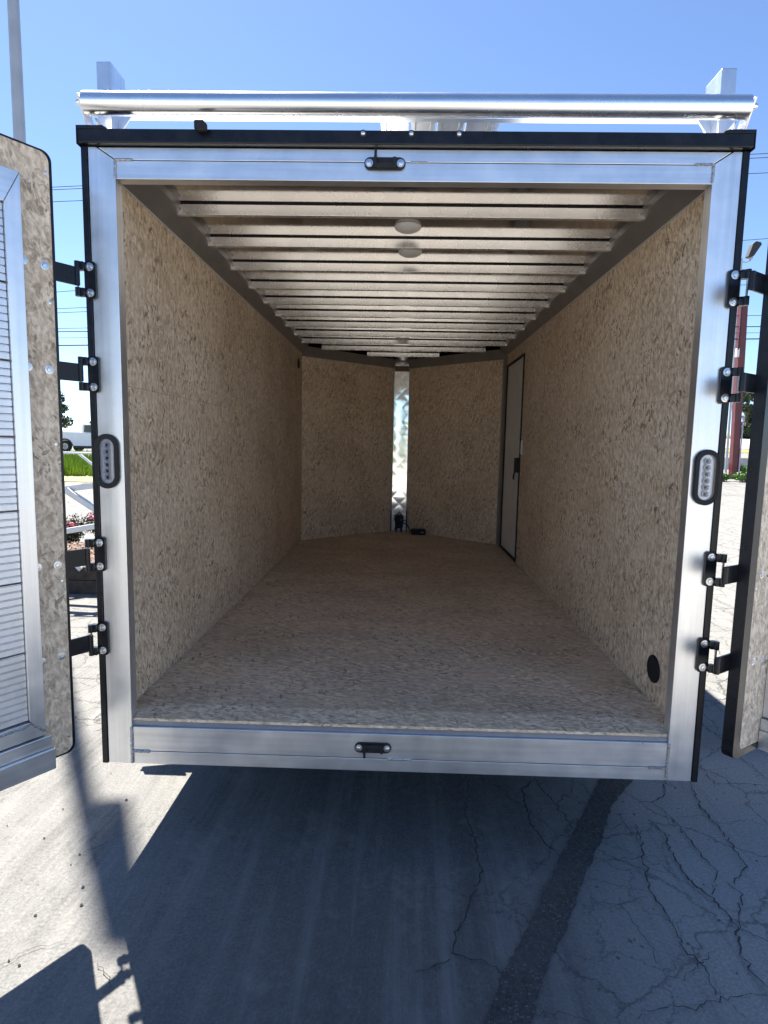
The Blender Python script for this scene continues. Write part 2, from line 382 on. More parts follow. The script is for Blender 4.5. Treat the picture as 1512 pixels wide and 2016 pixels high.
def strip(name, mat, x0, x1, y0, y1, dz, slope=0):
    m = M(); X = np.linspace(x0, x1, 12); Y = sorted(set([y0, y1]+[y for y in ys if y0 < y < y1]))
    # follow the ground sheet's own facets: sample at its rows, plus offset
    def gi(x, y):
        i = max(0, min(nx-2, int(np.searchsorted(xs, x)-1))); j = max(0, min(len(ys)-2, int(np.searchsorted(ys, y)-1)))
        u = (x-xs[i])/(xs[i+1]-xs[i]); v = (y-ys[j])/(ys[j+1]-ys[j])
        z = lambda a, b: gz(xs[a], ys[b])
        return (z(i, j)*(1-u)+z(i+1, j)*u)*(1-v)+(z(i, j+1)*(1-u)+z(i+1, j+1)*u)*v
    X = sorted(set([x0, x1]+[x for x in xs if x0 < x < x1]))
    m.v = [(x, y, gi(x, y)+dz) for y in Y for x in X]; n = len(X)
    m.f = [(j*n+i, j*n+i+1, (j+1)*n+i+1, (j+1)*n+i) for j in range(len(Y)-1) for i in range(n-1)]
    return obj(name, mesh(name, m, mat), kind='structure')
strip('grass_verge', 'grass', -60, -4, 19.4, 33, .03)
strip('grass_verge', 'grass', 8, 60, 46, 49, .03)
strip('road', 'road', -120, 120, 50, 64, .035)
strip('grass_field', 'grass', -300, 300, 68, 300, .04)

# dark repair strip across the lot, edges ragged
pl = [(.948, .601), (.794, .328), (.718, .217), (.587, -.002), (.485, -.184), (.404, -.311), (.323, -.44), (.256, -.572), (.10, -.90)]
pr_ = [(1.10, .607), (.926, .384), (.822, .194), (.707, .005), (.62, -.146), (.545, -.277), (.469, -.402), (.386, -.553), (.23, -.90)]
def dens(poly, n=9, j=.007):
    out = []
    for (a, b), (c, d) in zip(poly, poly[1:]):
        for k in range(n): t = k/n; out.append((a+(c-a)*t+random.uniform(-j, j), b+(d-b)*t))
    return out+[poly[-1]]
A, B = dens(pl), dens(pr_)
m = M(); m.v = [(x, y, .004) for x, y in A]+[(x, y, .004) for x, y in B]; n = len(A)
m.f = [(i, i+1, n+i+1, n+i) for i in range(n-1)]
obj('asphalt_patch', mesh('asphalt_patch', m, 'patch'), kind='structure')

# open cracks: ragged ribbons following the lines seen in the lot
def ribbon(m, pts, wd, seed):
    g_ = random.Random(seed); P = []
    for (a, b), (c, d) in zip(pts, pts[1:]):
        L = math.hypot(c-a, d-b); k = max(2, int(L/.014))
        for i in range(k):
            t = i/k; P.append((a+(c-a)*t+g_.gauss(0, .0045), b+(d-b)*t+g_.gauss(0, .0045)))
    P.append(pts[-1]); k0 = len(m.v)
    for i, (x, y) in enumerate(P):
        q = P[min(i+1, len(P)-1)]; r = P[max(i-1, 0)]; dx, dy = q[0]-r[0], q[1]-r[1]; l = math.hypot(dx, dy) or 1
        h = .72*wd*g_.uniform(.3, 1)*(.25+.75*math.sin(math.pi*(i+.6)/(len(P)+.2))**.4)/2
        m.v += [(x-dy/l*h, y+dx/l*h, .0075), (x+dy/l*h, y-dx/l*h, .0075)]
    m.f += [(k0+2*i, k0+2*i+1, k0+2*i+3, k0+2*i+2) for i in range(len(P)-1)]
CR =  [[(0.335, 0.545), (0.287, 0.284), (0.31, 0.139), (0.308, -0.051), (0.233, -0.236), (0.17, -0.391), (0.204, -0.406), (0.285, -0.422), (0.328, -0.451)], [(0.639, 0.573), (0.56, 0.475), (0.545, 0.237), (0.578, 0.139), (0.613, 0.049)], [(0.637, 0.563), (0.664, 0.454), (0.693, 0.371), (0.711, 0.21)], [(0.695, 0.379), (0.737, 0.459), (0.771, 0.434), (0.824, 0.378)], [(0.811, 0.573), (0.774, 0.461)], [(0.832, 0.574), (0.861, 0.431)], [(1.243, 0.599), (1.193, 0.485), (1.109, 0.42), (1.049, 0.408)], [(1.109, 0.42), (1.146, 0.301), (1.153, 0.156), (1.163, 0.004), (1.091, -0.112)], [(1.349, 0.595), (1.305, 0.389), (1.307, 0.192), (1.29, 0.035), (1.196, -0.057)], [(1.475, 0.776), (1.46, 0.573), (1.586, 0.59), (1.697, 0.578)], [(1.692, 0.926), (1.721, 0.769), (1.727, 0.627)], [(0.977, 0.261), (0.937, 0.092), (0.876, -0.101), (0.894, -0.223), (0.883, -0.358), (0.918, -0.401), (0.902, -0.495)], [(1.048, 0.295), (1.067, 0.208), (1.042, 0.11), (1.045, -0.048), (1.086, -0.144), (1.099, -0.26), (1.044, -0.358), (1.046, -0.414), (1.064, -0.466)], [(0.721, 0.02), (0.853, 0.055), (1.0, 0.076)], [(0.678, -0.05), (0.769, -0.085), (0.871, -0.112)], [(1.163, 0.317), (1.28, 0.339), (1.33, 0.288), (1.447, 0.31), (1.519, 0.283)], [(1.174, -0.053), (1.193, -0.107), (1.139, -0.182), (1.107, -0.26), (1.164, -0.302)], [(0.615, -0.217), (0.862, -0.134)], [(0.761, -0.149), (0.778, -0.302), (0.79, -0.411)], [(0.659, -0.568), (0.761, -0.536), (0.822, -0.54), (0.869, -0.511), (1.047, -0.482)], [(0.376, -0.57), (0.458, -0.57), (0.527, -0.588)], [(0.407, -0.183), (0.459, -0.195)], [(0.275, -0.179), (0.398, -0.188)], [(0.056, -0.456), (0.104, -0.45), (0.169, -0.412)], [(0.834, -0.447), (0.884, -0.414), (0.981, -0.345)], [(0.841, 0.224), (0.929, 0.258), (0.95, 0.146)], [(0.918, 0.335), (0.946, 0.23)], [(-1.13, -0.494), (-1.081, -0.432), (-0.991, -0.4)], [(-0.86, -0.473), (-0.8, -0.52), (-0.791, -0.566)], [(-1.156, -0.042), (-1.019, 0.108)], [(-1.685, 0.322), (-1.604, 0.403)]]

m = M()
WD = [.012, .014, .010, .007, .006, .006, .010, .010, .012, .007, .007, .011, .012, .005, .004, .004, .009, .003, .005, .007, .005, .003, .003, .008, .005, .006, .005, .004, .004, .004, .004]
for k, l in enumerate(CR): ribbon(m, l, WD[k % len(WD)], k)
obj('pavement_cracks', mesh('pavement_cracks', m, 'crack', recalc=False), kind='structure')
m = M(); g_ = random.Random(3)
PB = [(-1.335, .058), (-1.136, .313), (-1.152, -.025), (-1.057, -.181), (-1.021, -.258), (-1.143, -.306), (-1.079, -.487), (-1.118, -.474), (-1.602, .671)]
for k in range(420):
    if k < len(PB): x, y, r = *PB[k], g_.uniform(.004, .0075)
    else:
        x, y, r = g_.uniform(-2.6, 2.6), g_.uniform(-1.6, 4.5), g_.uniform(.0015, .0042)
        if g_.random() < .45: x = g_.uniform(.55, 1.1)
    vv = [(x+r*g_.uniform(.7, 1.2)*math.cos(t), y+r*g_.uniform(.7, 1.2)*math.sin(t), .003) for t in (0, 1.3, 2.6, 3.9, 5.2)]
    vv.append((x, y, .003+r*g_.uniform(.7, 1.1)))
    m.add(vv, [(i, (i+1) % 5, 5) for i in range(5)])
obj('loose_grit', mesh('loose_grit', m, 'pebble'), label='scattered dark grit and small stones lying on the pavement', category='grit', kind='stuff')

# ------------------------------------------------------------------ the cargo trailer
T = thing('cargo_trailer', 'black enclosed cargo trailer seen from behind with both rear doors swung open', 'cargo trailer')
for s, nm in ((-1, 'left'), (1, 'right')):
    # aluminium door post with a mitred head, and its black outer angle
    poly = [(s*1.0445, .350), (s*.9565, .350), (s*.9565, 2.4145), (s*1.018, 2.4545), (s*1.0445, 2.4545)]
    part('rear_post', M().prism(poly, 0, .046), 'alu_v', T, bevel=.0015)
    part('edge_trim', M().box(*sorted((s*1.0455, s*1.0665)), -.004, .05, .349, 2.4555), 'black', T, bevel=.002)
# header: two stacked rails with an open joint between them
part('header_rail', M().prism([(-.9560, 2.357), (.9560, 2.357), (.9560, 2.4135), (-.9560, 2.4135)], .001, .044), 'alu_h', T, bevel=.0012)
part('header_rail', M().prism([(-.9545, 2.4165), (.9545, 2.4165), (1.012, 2.4545), (-1.012, 2.4545)], .003, .044), 'alu_h', T, bevel=.0012)
part('sill_rail', M().box(-.9560, .9560, -.001, .0095, .3995, .489).box(-.9558, .9558, .0097, .06, .3995, .4885), 'alu_h', T, bevel=.0012)
part('sill_rail', M().box(-.9560, .9560, .0, .06, .350, .3965), 'alu_h', T, bevel=.0012)
part('floor_edge_angle', M().box(-.9558, .9558, .010, .075, .4895, .5062), 'alu_edge', T)
part('floor_underlay', M().box(-.9558, .9558, .061, .075, .42, .4890), 'alu_h', T)
# welds
def weld(pts, r=.0060):
    P = []
    for a, b in zip(pts, pts[1:]):
        a, b = Vector(a), Vector(b); k = max(2, int((b-a).length/.0035))
        P += [a+(b-a)*i/k+Vector((random.uniform(-.0009, .0009), 0, random.uniform(-.0009, .0009))) for i in range(k)]
    P.append(Vector(pts[-1])); rr = [r*(.8+.35*abs(math.sin(i*1.1))) for i in range(len(P))]
    part('weld_bead', M().tube(P, rr, 7), 'weld', T, smooth=True)
for s in (-1, 1):
    weld([(s*.957, -.001, .352), (s*.957, -.001, .488)]); weld([(s*.956, -.001, .398), (s*.893, -.001, .398)])
    weld([(s*.957, -.001, 2.36), (s*.957, -.001, 2.414)], .0042); weld([(s*.956, -.001, 2.415), (s*.90, -.001, 2.415)], .0040)
weld([(-.035, -.001, .398), (.055, -.001, .398)], .005); weld([(0.0, -.001, 2.4145), (.055, -.001, 2.4145)], .0025)
# black roof-edge trim, end caps, rivets, small clip
part('roof_edge_trim', M().box(-1.068, 1.068, -.022, .03, 2.4575, 2.500), 'black', T, bevel=.003)
for s in (-1, 1):
    part('corner_cap', M().prism([(s*1.0695, 2.452), (s*1.0695, 2.509), (s*.985, 2.509), (s*.972, 2.503), (s*.972, 2.4985), (s*1.067, 2.4985), (s*1.067, 2.452)], -.024, .05), 'black', T, bevel=.001)
riv = mesh('rivet', M().lathe([(.0075, 0), (.0072, -.002), (.005, -.0045), (.002, -.0055)], 12, axis='Y'), 'zinc', smooth=True)
wsh = mesh('washer', M().lathe([(.0115, 0), (.0115, -.0015), (.0075, -.002)], 14, axis='Y'), 'black_matt')
for x in (-.152, 0, .150):
    obj('rivet', riv, T, (x, -.0235, 2.489)); obj('rivet_gasket', wsh, T, (x, -.0222, 2.489))
m = M().box(-.012, .020, -.032, -.016, -.006, .022).box(-.002, .030, -.040, -.022, -.014, .010)
part('wire_clip', m, 'black_matt', T, off=(-.672, -.01, 2.497), bevel=.004)
# door-hold plates on header and sill
def keeper(x, z, up):
    m = M(); pts = []
    for t in np.linspace(math.pi/2, 3*math.pi/2, 9): pts.append((-.047+.019*math.cos(t), .019*math.sin(t)))
    for t in np.linspace(-math.pi/2, math.pi/2, 9): pts.append((.047+.019*math.cos(t), .019*math.sin(t)))
    m.prism(pts, -.006, 0, 'Y'); P0 = part('hold_plate', m, 'black_matt', T, off=(x, -.0012, z), bevel=.001)
    m = M().box(-.034, .034, -.020, -.006, -.009*up-.006, -.009*up+.006).box(-.036, -.026, -.022, -.006, -.014, .014).box(.026, .036, -.022, -.006, -.014, .014)
    m.box(-.034, -.026, -.018, -.008, *( (0, .040) if up > 0 else (-.034, 0)))
    part('latch_bar', m, 'black_matt', P0, bevel=.0015)
    for s in (-1, 1):
        part('bolt', M().lathe([(.0125, 0), (.0125, -.002), (.0078, -.0022), (.0074, -.008), (.006, -.0085)], 12, axis='Y'), 'zinc', P0, off=(s*.050, -.006, 0), smooth=True)
keeper(-.082, 2.408, 1); keeper(-.086, .440, -1)
# LED side lamps in black grommets
def oval(w_, h_, y0, y1, m, n=16, inner=None):
    def ring(w2, h2):
        r = w2/2; c = h2/2-r
        return [(r*math.cos(t), c+r*math.sin(t)) for t in np.linspace(0, math.pi, n)]+[(r*math.cos(t), -c+r*math.sin(t)) for t in np.linspace(math.pi, 2*math.pi, n)]
    if inner is None: return m.prism(ring(w_, h_), y0, y1, 'Y')
    a = ring(w_, h_); b = ring(*inner); k = len(a)
    v = [(x, y0, z) for x, z in a]+[(x, y0, z) for x, z in b]+[(x, y1, z) for x, z in a]+[(x, y1, z) for x, z in b]
    f = []
    for i in range(k):
        j = (i+1) % k
        f += [(i, j, k+j, k+i), (2*k+i, 3*k+i, 3*k+j, 2*k+j), (i, 2*k+i, 2*k+j, j), (k+i, k+j, 3*k+j, 3*k+i)]
    return m.add(v, f)
for x, z in ((-1.012, 1.441), (1.009, 1.428)):
    gr = part('side_lamp', oval(.080, .186, -.014, 0, M(), inner=(.052, .152)), 'rubber', T, off=(x, -.0005, z), bevel=.003, smooth=True)
    part('reflector', oval(.051, .151, -.003, -.001, M()), 'chrome', gr)
    for k in range(6):
        zz = -.055+.022*k; xx = (.004 if k % 2 else -.004)*0
        part('led', M().lathe([(.0042, -.004), (.0102, -.011), (.0112, -.011), (.0112, -.009), (.005, -.0035)], 14, axis='Y', c=(xx, 0, zz)), 'chrome', gr, smooth=True)
        part('led_chip', M().lathe([(.0048, -.0032), (.0044, -.0060), (.002, -.0072)], 10, axis='Y', c=(xx, 0, zz)), 'black_matt', gr)
    part('lens', oval(.0515, .1515, -.0155, -.0135, M()), 'lens', gr, bevel=.0006)

# hinges: butt plate on the post here; the strap belongs to the door
hz = [2.036, 1.731, 1.118, .816]
bolt_me = mesh('bolt', M().lathe([(.0135, 0), (.0135, -.0025), (.0085, -.003), (.0075, -.0065), (.0045, -.0068), (.004, -.004), (.001, -.004)], 14, axis='Y'), 'zinc', smooth=True)
for s in (-1, 1):
    for z in hz:
        pts = []
        x0, x1, h, r = .030, 0, .062, .012   # plate width, half height
        m = M(); c = [(-.019, -.060), (.019, -.060), (.019, .060), (-.019, .060)]
        poly = []
        for (cx, cz), a0 in zip([(.008, .049), (-.008, .049), (-.008, -.049), (.008, -.049)], (0, 90, 180, 270)):
            for t in np.linspace(a0, a0+90, 5): poly.append((cx+.011*math.cos(R(t)), cz+.011*math.sin(R(t))))
        m.prism(poly, -.006, 0, 'Y')
        hp = part('hinge_plate', m, 'black', T, off=(s*1.047, -.0045, z), bevel=.001)
        for zz in (.0415, -.0415):
            obj('bolt', bolt_me, hp, (0, -.006, zz))
            k = M().tube([(s*.033, -.020, zz-.014), (s*.033, -.020, zz+.014)], .0095, 12)
            k.box(*sorted((s*.014, s*.033)), -.022, -.004, zz-.0135, zz+.0135)
            part('knuckle', k, 'black', hp, smooth=True)
        part('pin', M().tube([(s*.033, -.020, -.055), (s*.033, -.020, .055)], .0038, 8), 'zinc', hp, smooth=True)

# floor, wall linings, nose
ZF, ZC, XL, XR = .5335, 2.389, -.991, .997
part('floor_panel', M().prism([(XL-.01, .1005), (XR+.01, .1005), (XR+.01, 3.925), (.0741, 4.80), (-.0885, 4.80), (XL-.01, 3.925)], ZF-.018, ZF, 'Z'), 'osb_floor', T, uv=True)
part('floor_edge_strip', M().prism([(.011, .5066), (.011, .517), (.10, ZF), (.10, ZF-.018), (.08, .5066)], -.955, .955, 'X'), 'osb_floor', T, uv=True)
for a_, b_ in ((XL-.01, -.9553), (.9553, XR+.01)): part('floor_edge_strip', M().box(a_, b_, .0475, .0998, ZF-.018, ZF), 'osb_floor', T, uv=True)
def wallx(x, s, y0, y1, z0, z1): part('wall_panel', M().box(*sorted((x, x+s*.012)), y0, y1, z0, z1), 'osb_wall', T, uv=True, bevel=.001)
ZS = 1.706
wallx(XL, -1, .0475, 3.918, ZF, ZS-.0004); wallx(XL, -1, .0475, 3.918, ZS+.0004, ZC)
wallx(XR, 1, .0475, 3.000, ZF, ZS-.0004); wallx(XR, 1, .0475, 3.000, ZS+.0004, ZC)
wallx(XR, 1, 3.0015, 3.918, 2.285, ZC); wallx(XR, 1, 3.79, 3.918, ZF, 2.2835)
part('corner_trim', M().prism([(XR-.002, 3.80), (XR+.0, 3.80), (XR, 3.918), (XR-.02, 3.932), (XR-.022, 3.93), (XR-.003, 3.917)], ZF, ZC, 'Z'), 'cove', T)
for s, x0, x1 in ((-1, XL, -.0885), (1, XR, .0741)):
    d = Vector((x1-x0, 4.748-3.918)).normalized(); nrm = Vector((-d.y, d.x))*(-s if False else 1)
    if nrm.y < 0: nrm = -nrm
    a, b = Vector((x0, 3.918)), Vector((x1, 4.748)); t = nrm*.012
    part('nose_panel', M().prism([a, b, b+t, a+t], ZF, ZC-.02, 'Z'), 'osb_nose', T, uv=True)
    nz = Vector((-nrm.x, -nrm.y))*.028
    part('nose_cove', M().add([(*a, ZC-.028), (*b, ZC-.028), (*(b+nz), ZC+.065), (*(a+nz*1.5), ZC+.065), (*(a+t), ZC+.065), (*(b+t), ZC+.065)],
         [(0, 1, 2, 3), (0, 3, 4), (1, 5, 2), (3, 2, 5, 4)]), 'cove', T)
scw = mesh('panel_screw', M().lathe([(.0042, 0), (.0038, -.0012), (.0015, -.0015)], 8, axis='Y'), 'zinc')
for x, s_ in ((XL, -1), (XR, 1)):
    for y in [.10+.4064*k for k in range(10)]:
        if s_ > 0 and 2.9 < y < 3.85: continue
        for z in (ZF+.05, ZS-.02, ZS+.02, ZC-.04):
            obj('panel_screw', scw, T, (x+s_*.0002, y, z), (0, 0, R(90)*s_*-1))
# quilted polished strip up the nose
m = M(); nu, nv = 25, 240
for j in range(nv):
    for i in range(nu):
        x = -.0885+.1626*i/(nu-1); z = ZF+(ZC-ZF+.06)*j/(nv-1)
        xx, zz = (x+.0072)/.0813, (z-ZF)/.155
        q = math.sin(math.pi*(xx*.5+zz))*math.sin(math.pi*(xx*.5-zz))
        y = 4.752+.0022*(1-((x+.0072)/.0813)**2)-.0007*abs(q)**.7*(1+.5*math.sin(z*3.1+x*20))
        m.v.append((x, y, z))
m.f = [(j*nu+i, j*nu+i+1, (j+1)*nu+i+1, (j+1)*nu+i) for j in range(nv-1) for i in range(nu-1)]
part('nose_strip', m, 'polished', T, smooth=True)
for x in (-.0965, .0815):
    part('strip_edge', M().box(x-.006, x+.006, 4.735, 4.765, ZF, ZC-.03), 'cove', T, bevel=.001)
    part('wire_guard', M().box(x-.006, x+.006, 4.724, 4.7345, ZF, ZF+.235), 'black_matt', T, bevel=.001)
part('nose_cap', M().box(-.085, .071, 4.715, 4.745, 2.325, 2.385), 'copper', T, bevel=.004)

# coves along the wall heads
for s, x in ((-1, XL), (1, XR)):
    poly = [(x-s*.004, ZC-.004), (x-s*.058, 2.4525), (x-s*.058, 2.4822), (x+s*.006, 2.4822), (x+s*.006, ZC-.004)]
    part('cove', M().prism(poly, .0475, 3.935), 'cove', T)
    part('caulk_line', M().box(*sorted((x-s*.0005, x-s*.0058)), .049, 3.9, ZC-.0085, ZC-.0045), 'caulk', T)
# roof skin and bows
hw = .990
part('roof_sheet', M().prism([(-1.05, .047), (1.05, .047), (1.05, 3.98), (.12, 4.84), (-.12, 4.84), (-1.05, 3.98)], 2.483, 2.4865, 'Z'), 'roof', T)
hw = .952
m = M().prism([(0, 2.436), (.026, 2.436), (.026, 2.4825), (.0145, 2.4825), (.0145, 2.4765), (0, 2.4765)], -hw, hw, 'X')
bow_me = mesh('roof_bow', m, 'bow', bevel=.0012); tape_me = mesh('foam_tape', M().box(-hw, hw, .002, .0140, 2.4768, 2.4824), 'black_matt')
ys_ = [.165]+[.515+.386*k for k in range(11)]
for y in ys_:
    o = obj('roof_bow', bow_me, T, (0, y, 0)); obj('foam_tape', tape_me, o)
    if y > 3.8: o.scale = (max(.12, 1-(y-3.86)*1.17), 1, 1)
    elif y > .3:
        for s in (-1, 1): obj('rivet', riv, T, (s*.930, y-.0005, 2.455), (R(0), 0, 0)).scale = (.6, .6, .6)
for x, y in ((.0, .755), (.016, 1.10), (-.009, 3.45), (-.005, 4.50)):
    part('dome_light', M().lathe([(.058, 0), (.060, -.004), (.056, -.011), (.040, -.020), (.018, -.025), (.002, -.026)], 28), 'dome', T, off=(x, y, 2.4825 if y < 1.2 else 2.470), smooth=True)
# vents
vent = M().lathe([(.054, 0), (.054, -.004), (.049, -.007), (.046, -.004), (.010, -.003)], 28, axis='X')
part('flow_vent', vent, 'black_matt', T, off=(XR-.001, .246, .667))
part('flow_vent', M().lathe([(.05, 0), (.05, .004), (.045, .007), (.042, .004), (.010, .003)], 24, axis='X'), 'black_matt', T, off=(XL+.001, 3.70, 2.262))
# side door in the right wall
sd = part('side_door', M().box(XR+.004, XR+.020, 3.030, 3.772, .560, 2.268), 'sidedoor', T, bevel=.002)
m = M()
for b in ((3.004, 3.026, .545, 2.285), (3.776, 3.798, .545, 2.285)): m.box(XR-.008, XR+.012, b[0], b[1], b[2], b[3])
m.box(XR-.008, XR+.012, 3.027, 3.775, 2.270, 2.285).box(XR-.008, XR+.012, 3.027, 3.775, .545, .559)
part('door_gasket', m, 'black_matt', sd)
part('latch', M().box(XR-.030, XR+.0035, 3.060, 3.120, 1.30, 1.425).tube([(XR-.028, 3.09, 1.30), (XR-.035, 3.09, 1.262), (XR-.030, 3.10, 1.240)], .008, 8), 'black_matt', sd, bevel=.004)
part('strike_tab', M().prism([(2.925, 1.455), (2.975, 1.455), (2.985, 1.475), (2.965, 1.570), (2.935, 1.575)], XR-.010, XR-.0005, 'X'), 'white', sd, bevel=.002)

# outside: skins, underframe, wheels
for s in (-1, 1): part('side_sheet', M().box(*sorted((s*1.052, s*1.064)), .051, 3.95, .352, 2.4880), 'skin', T)
for s in (-1, 1):
    a, b = Vector((s*1.064, 3.95)), Vector((s*.13, 4.90)); t = Vector((-s*.71, -.70))*.01
    part('nose_sheet', M().prism([a, b, b+t, a+t], .352, 2.4880, 'Z'), 'skin', T)
part('nose_corner', M().lathe([(.14, .352), (.14, 2.4880)], 20, c=(0, 4.93, 0)), 'alu_v', T, smooth=True)
part('roof_cover', M().prism([(-1.064, .051), (1.064, .051), (1.064, 3.95), (.13, 4.92), (-.13, 4.92), (-1.064, 3.95)], 2.4885, 2.499, 'Z'), 'alu_deck', T)
m = M()
for s in (-1, 1): m.box(*sorted((s*.90, s*.955)), .065, 3.98, .36, .43)
for k in range(9): m.box(-.899, .899, .35+.42*k, .39+.42*k, .43, .47)
m.prism([(-.9, 3.98), (-.84, 3.98), (.05, 5.75), (0, 5.85)], .36, .43, 'Z'); m.prism([(.9, 3.98), (.84, 3.98), (-.0, 5.72), (.05, 5.80)], .361, .431, 'Z')
part('underframe', m, 'black_matt', T)
part('coupler', M().box(-.05, .09, 5.72, 6.0, .38, .46), 'black_matt', T, bevel=.02)
part('tongue_jack', M().tube([(.02, 5.55, .0), (.02, 5.55, .95)], .03, 12), 'polegrey', T, smooth=True)
part('floor_underside', M().prism([(-1.05, .126), (1.05, .126), (1.05, 3.95), (.1, 4.85), (-.1, 4.85), (-1.05, 3.95)], .472, .51, 'Z'), 'black_matt', T)
tyre = mesh('tyre', M().lathe([(.20, -.09), (.30, -.10), (.335, -.07), (.340, 0), (.335, .07), (.30, .10), (.20, .09)], 28, axis='X'), 'rubber', smooth=True)
rimm = mesh('rim', M().lathe([(.205, -.07), (.19, -.05), (.06, -.03), (.05, .06), (.19, .07), (.205, .085)], 20, axis='X'), 'rim', smooth=True)
for s in (-1, 1):
    for y in (1.35, 2.15):
        wh = obj('wheel', tyre, T, (s*1.19, y, .34)); obj('rim', rimm, wh)
    poly = [(.74, .36), (.78, .36), (1.02, .73), (2.48, .73), (2.72, .36), (2.76, .36), (2.50, .76), (1.0, .76)]
    part('fender', M().prism(poly, *sorted((s*1.066, s*1.31)), axis='X'), 'alu_h', T)
    part('mud_flap', M().box(*sorted((s*1.10, s*1.29)), .735, .745, .30, .40), 'rubber', T)
part('axle', M().tube([(-1.1, 1.35, .33), (1.1, 1.35, .33)], .03, 10), 'black_matt', T)
part('axle', M().tube([(-1.1, 2.15, .33), (1.1, 2.15, .33)], .03, 10), 'black_matt', T)

# ------------------------------------------------------------------ rear doors: local x runs from the hinge edge outwards, inner face towards sg*y
def rear_door(pos, ang, sg, zb, u_rail, label):
    DW, DH = 1.04, 1.886
    D = part('rear_door', M().box(.002, DW-.002, *sorted((-sg*.034, -sg*.004)), .004, DH-.004), 'skin', T, bevel=.002)
    D.location = (*pos, zb); D.rotation_euler = (0, .008 if sg < 0 else 0, ang); D['label'] = label
    lip = .004 if sg > 0 else .040
    def rr(x0, x1, z0, z1, r, n=6):
        p = []
        for (cx, cz), a in zip([(x1-r, z1-r), (x0+r, z1-r), (x0+r, z0+r), (x1-r, z0+r)], (0, 90, 180, 270)):
            for t in np.linspace(a, a+90, n): p.append((cx+r*math.cos(R(t)), cz+r*math.sin(R(t))))
        return p
    a = rr(-.004, DW+.004, -.003, DH+.003, .028); b = rr(lip, DW-lip, lip*.5, DH-lip*.5, .026); k = len(a)
    y0, y1 = sorted((-sg*.036, sg*.0015)); m = M()
    v = [(x, y0, z) for x, z in a]+[(x, y0, z) for x, z in b]+[(x, y1, z) for x, z in a]+[(x, y1, z) for x, z in b]
    f = []
    for i in range(k):
        j = (i+1) % k; f += [(i, j, k+j, k+i), (2*k+i, 3*k+i, 3*k+j, 2*k+j), (i, 2*k+i, 2*k+j, j), (k+i, k+j, 3*k+j, 3*k+i)]
    m.add(v, f); part('edge_gasket', m, 'black', D)
    part('lining_panel', M().prism(b, *sorted((-sg*.0035, 0)), 'Y'), 'osb_door', D, uv=True)
    # welded ramp folded flat on the door
    Y = lambda p, q: sorted((sg*p, sg*q))
    r0, r1 = u_rail, u_rail+.045
    z0, z1, z2, z3 = .108, .165, DH-.19, DH-.098
    part('ramp_side_rail', M().prism([(r0, z0), (r1, z1), (r1, z2), (r0, z3)], *Y(.001, .036), 'Y'), 'alu_v', D, bevel=.001)
    part('ramp_end_rail', M().prism([(r0+.001, z3), (r1+.001, z2), (DW-.06, z2), (DW-.02, z3)], *Y(.001, .036), 'Y'), 'alu_h', D, bevel=.001)
    part('ramp_end_rail', M().prism([(r0+.001, z0), (r1+.001, z1-.002), (DW-.06, z1-.002), (DW-.02, z0)], *Y(.001, .038), 'Y'), 'alu_h', D, bevel=.001)
    part('ramp_hinge_block', M().box(r0-.016, DW-.02, *Y(.002, .060), -.006, .062), 'alu_h', D, bevel=.002)
    part('ramp_hinge_leaf', M().box(r0-.012, DW-.02, *Y(.002, .048), .0635, .104), 'alu_h', D, bevel=.002)
    part('weld_bead', M().tube([(r0+.045*t, sg*.0372, z0+.012+(z1-z0-.02)*t+random.uniform(-.001, .001)) for t in np.linspace(0, 1, 12)]+[(r1+.02*i, sg*.0395, z1-.012+random.uniform(-.001, .001)) for i in range(1, 18)], [.003+.0012*abs(math.sin(i*1.7)) for i in range(29)], 6), 'weld', D, smooth=True)
    n, zz = 7, z1
    ph = (z2-z1)/n
    # each plank: ridged extrusion, profile in (y,z)
    prof = []; ribs = 10; rp = (ph-.004)/ribs
    for i in range(ribs):
        q = .002+i*rp; prof += [(.020, q), (.026, q+.0012), (.026, q+rp-.0040), (.0235, q+rp-.0028), (.0235, q+rp-.0012)]
    prof = [(.004, .002)]+prof+[(.020, ph-.002), (.004, ph-.002)]
    pm = M().prism([(sg*a_, b_) for a_, b_ in prof], r1+.0015, DW-.06, 'X')
    pme = mesh('ramp_plank', pm, 'ramp')
    for i in range(n): obj('ramp_plank', pme, D, (0, 0, z1+i*ph))
    # hinge straps on the outer face, folding back to the pins, with bolts coming through the lining
    for z in hz:
        zl = z-zb
        L = -.090 if sg > 0 else -.075
        part('hinge_strap', M().prism([(L, -sg*.036), (L, -sg*.042), (.22, -sg*.042), (.22, -sg*.036)], zl-.029, zl+.029, 'Z').tube([(L, -sg*.040, zl-.027), (L, -sg*.040, zl+.027)], .0095, 12), 'black', D, smooth=True)
        for u_ in (.028, .089):
            b_ = obj('bolt', bolt_me, D, (u_+(.052 if sg < 0 else 0), 0, zl-.004+random.uniform(-.004, .004)), (0, 0, 0 if sg < 0 else math.pi))
            b_.scale = (.95, .7, .95)
    for z in (.055, .58, 1.02, 1.45, DH-.06): obj('screw', scr, D, (.016 if sg > 0 else .052, 0, z), (0, 0, 0 if sg < 0 else math.pi))
scr = mesh('screw', M().lathe([(.0055, 0), (.005, -.0015), (.002, -.002)], 10, axis='Y'), 'zinc', smooth=True)
aL = math.atan2(-math.cos(R(34)), -math.sin(R(34)))
rear_door((-1.085, -.15), aL, 1, .478, .103, 'left rear door swung towards the camera showing its ribbed ramp')
aR = math.atan2(math.cos(R(55)), math.sin(R(55)))
rear_door((1.123, -.10), aR, -1, .490, .185, 'right rear door folded back along the side of the trailer')

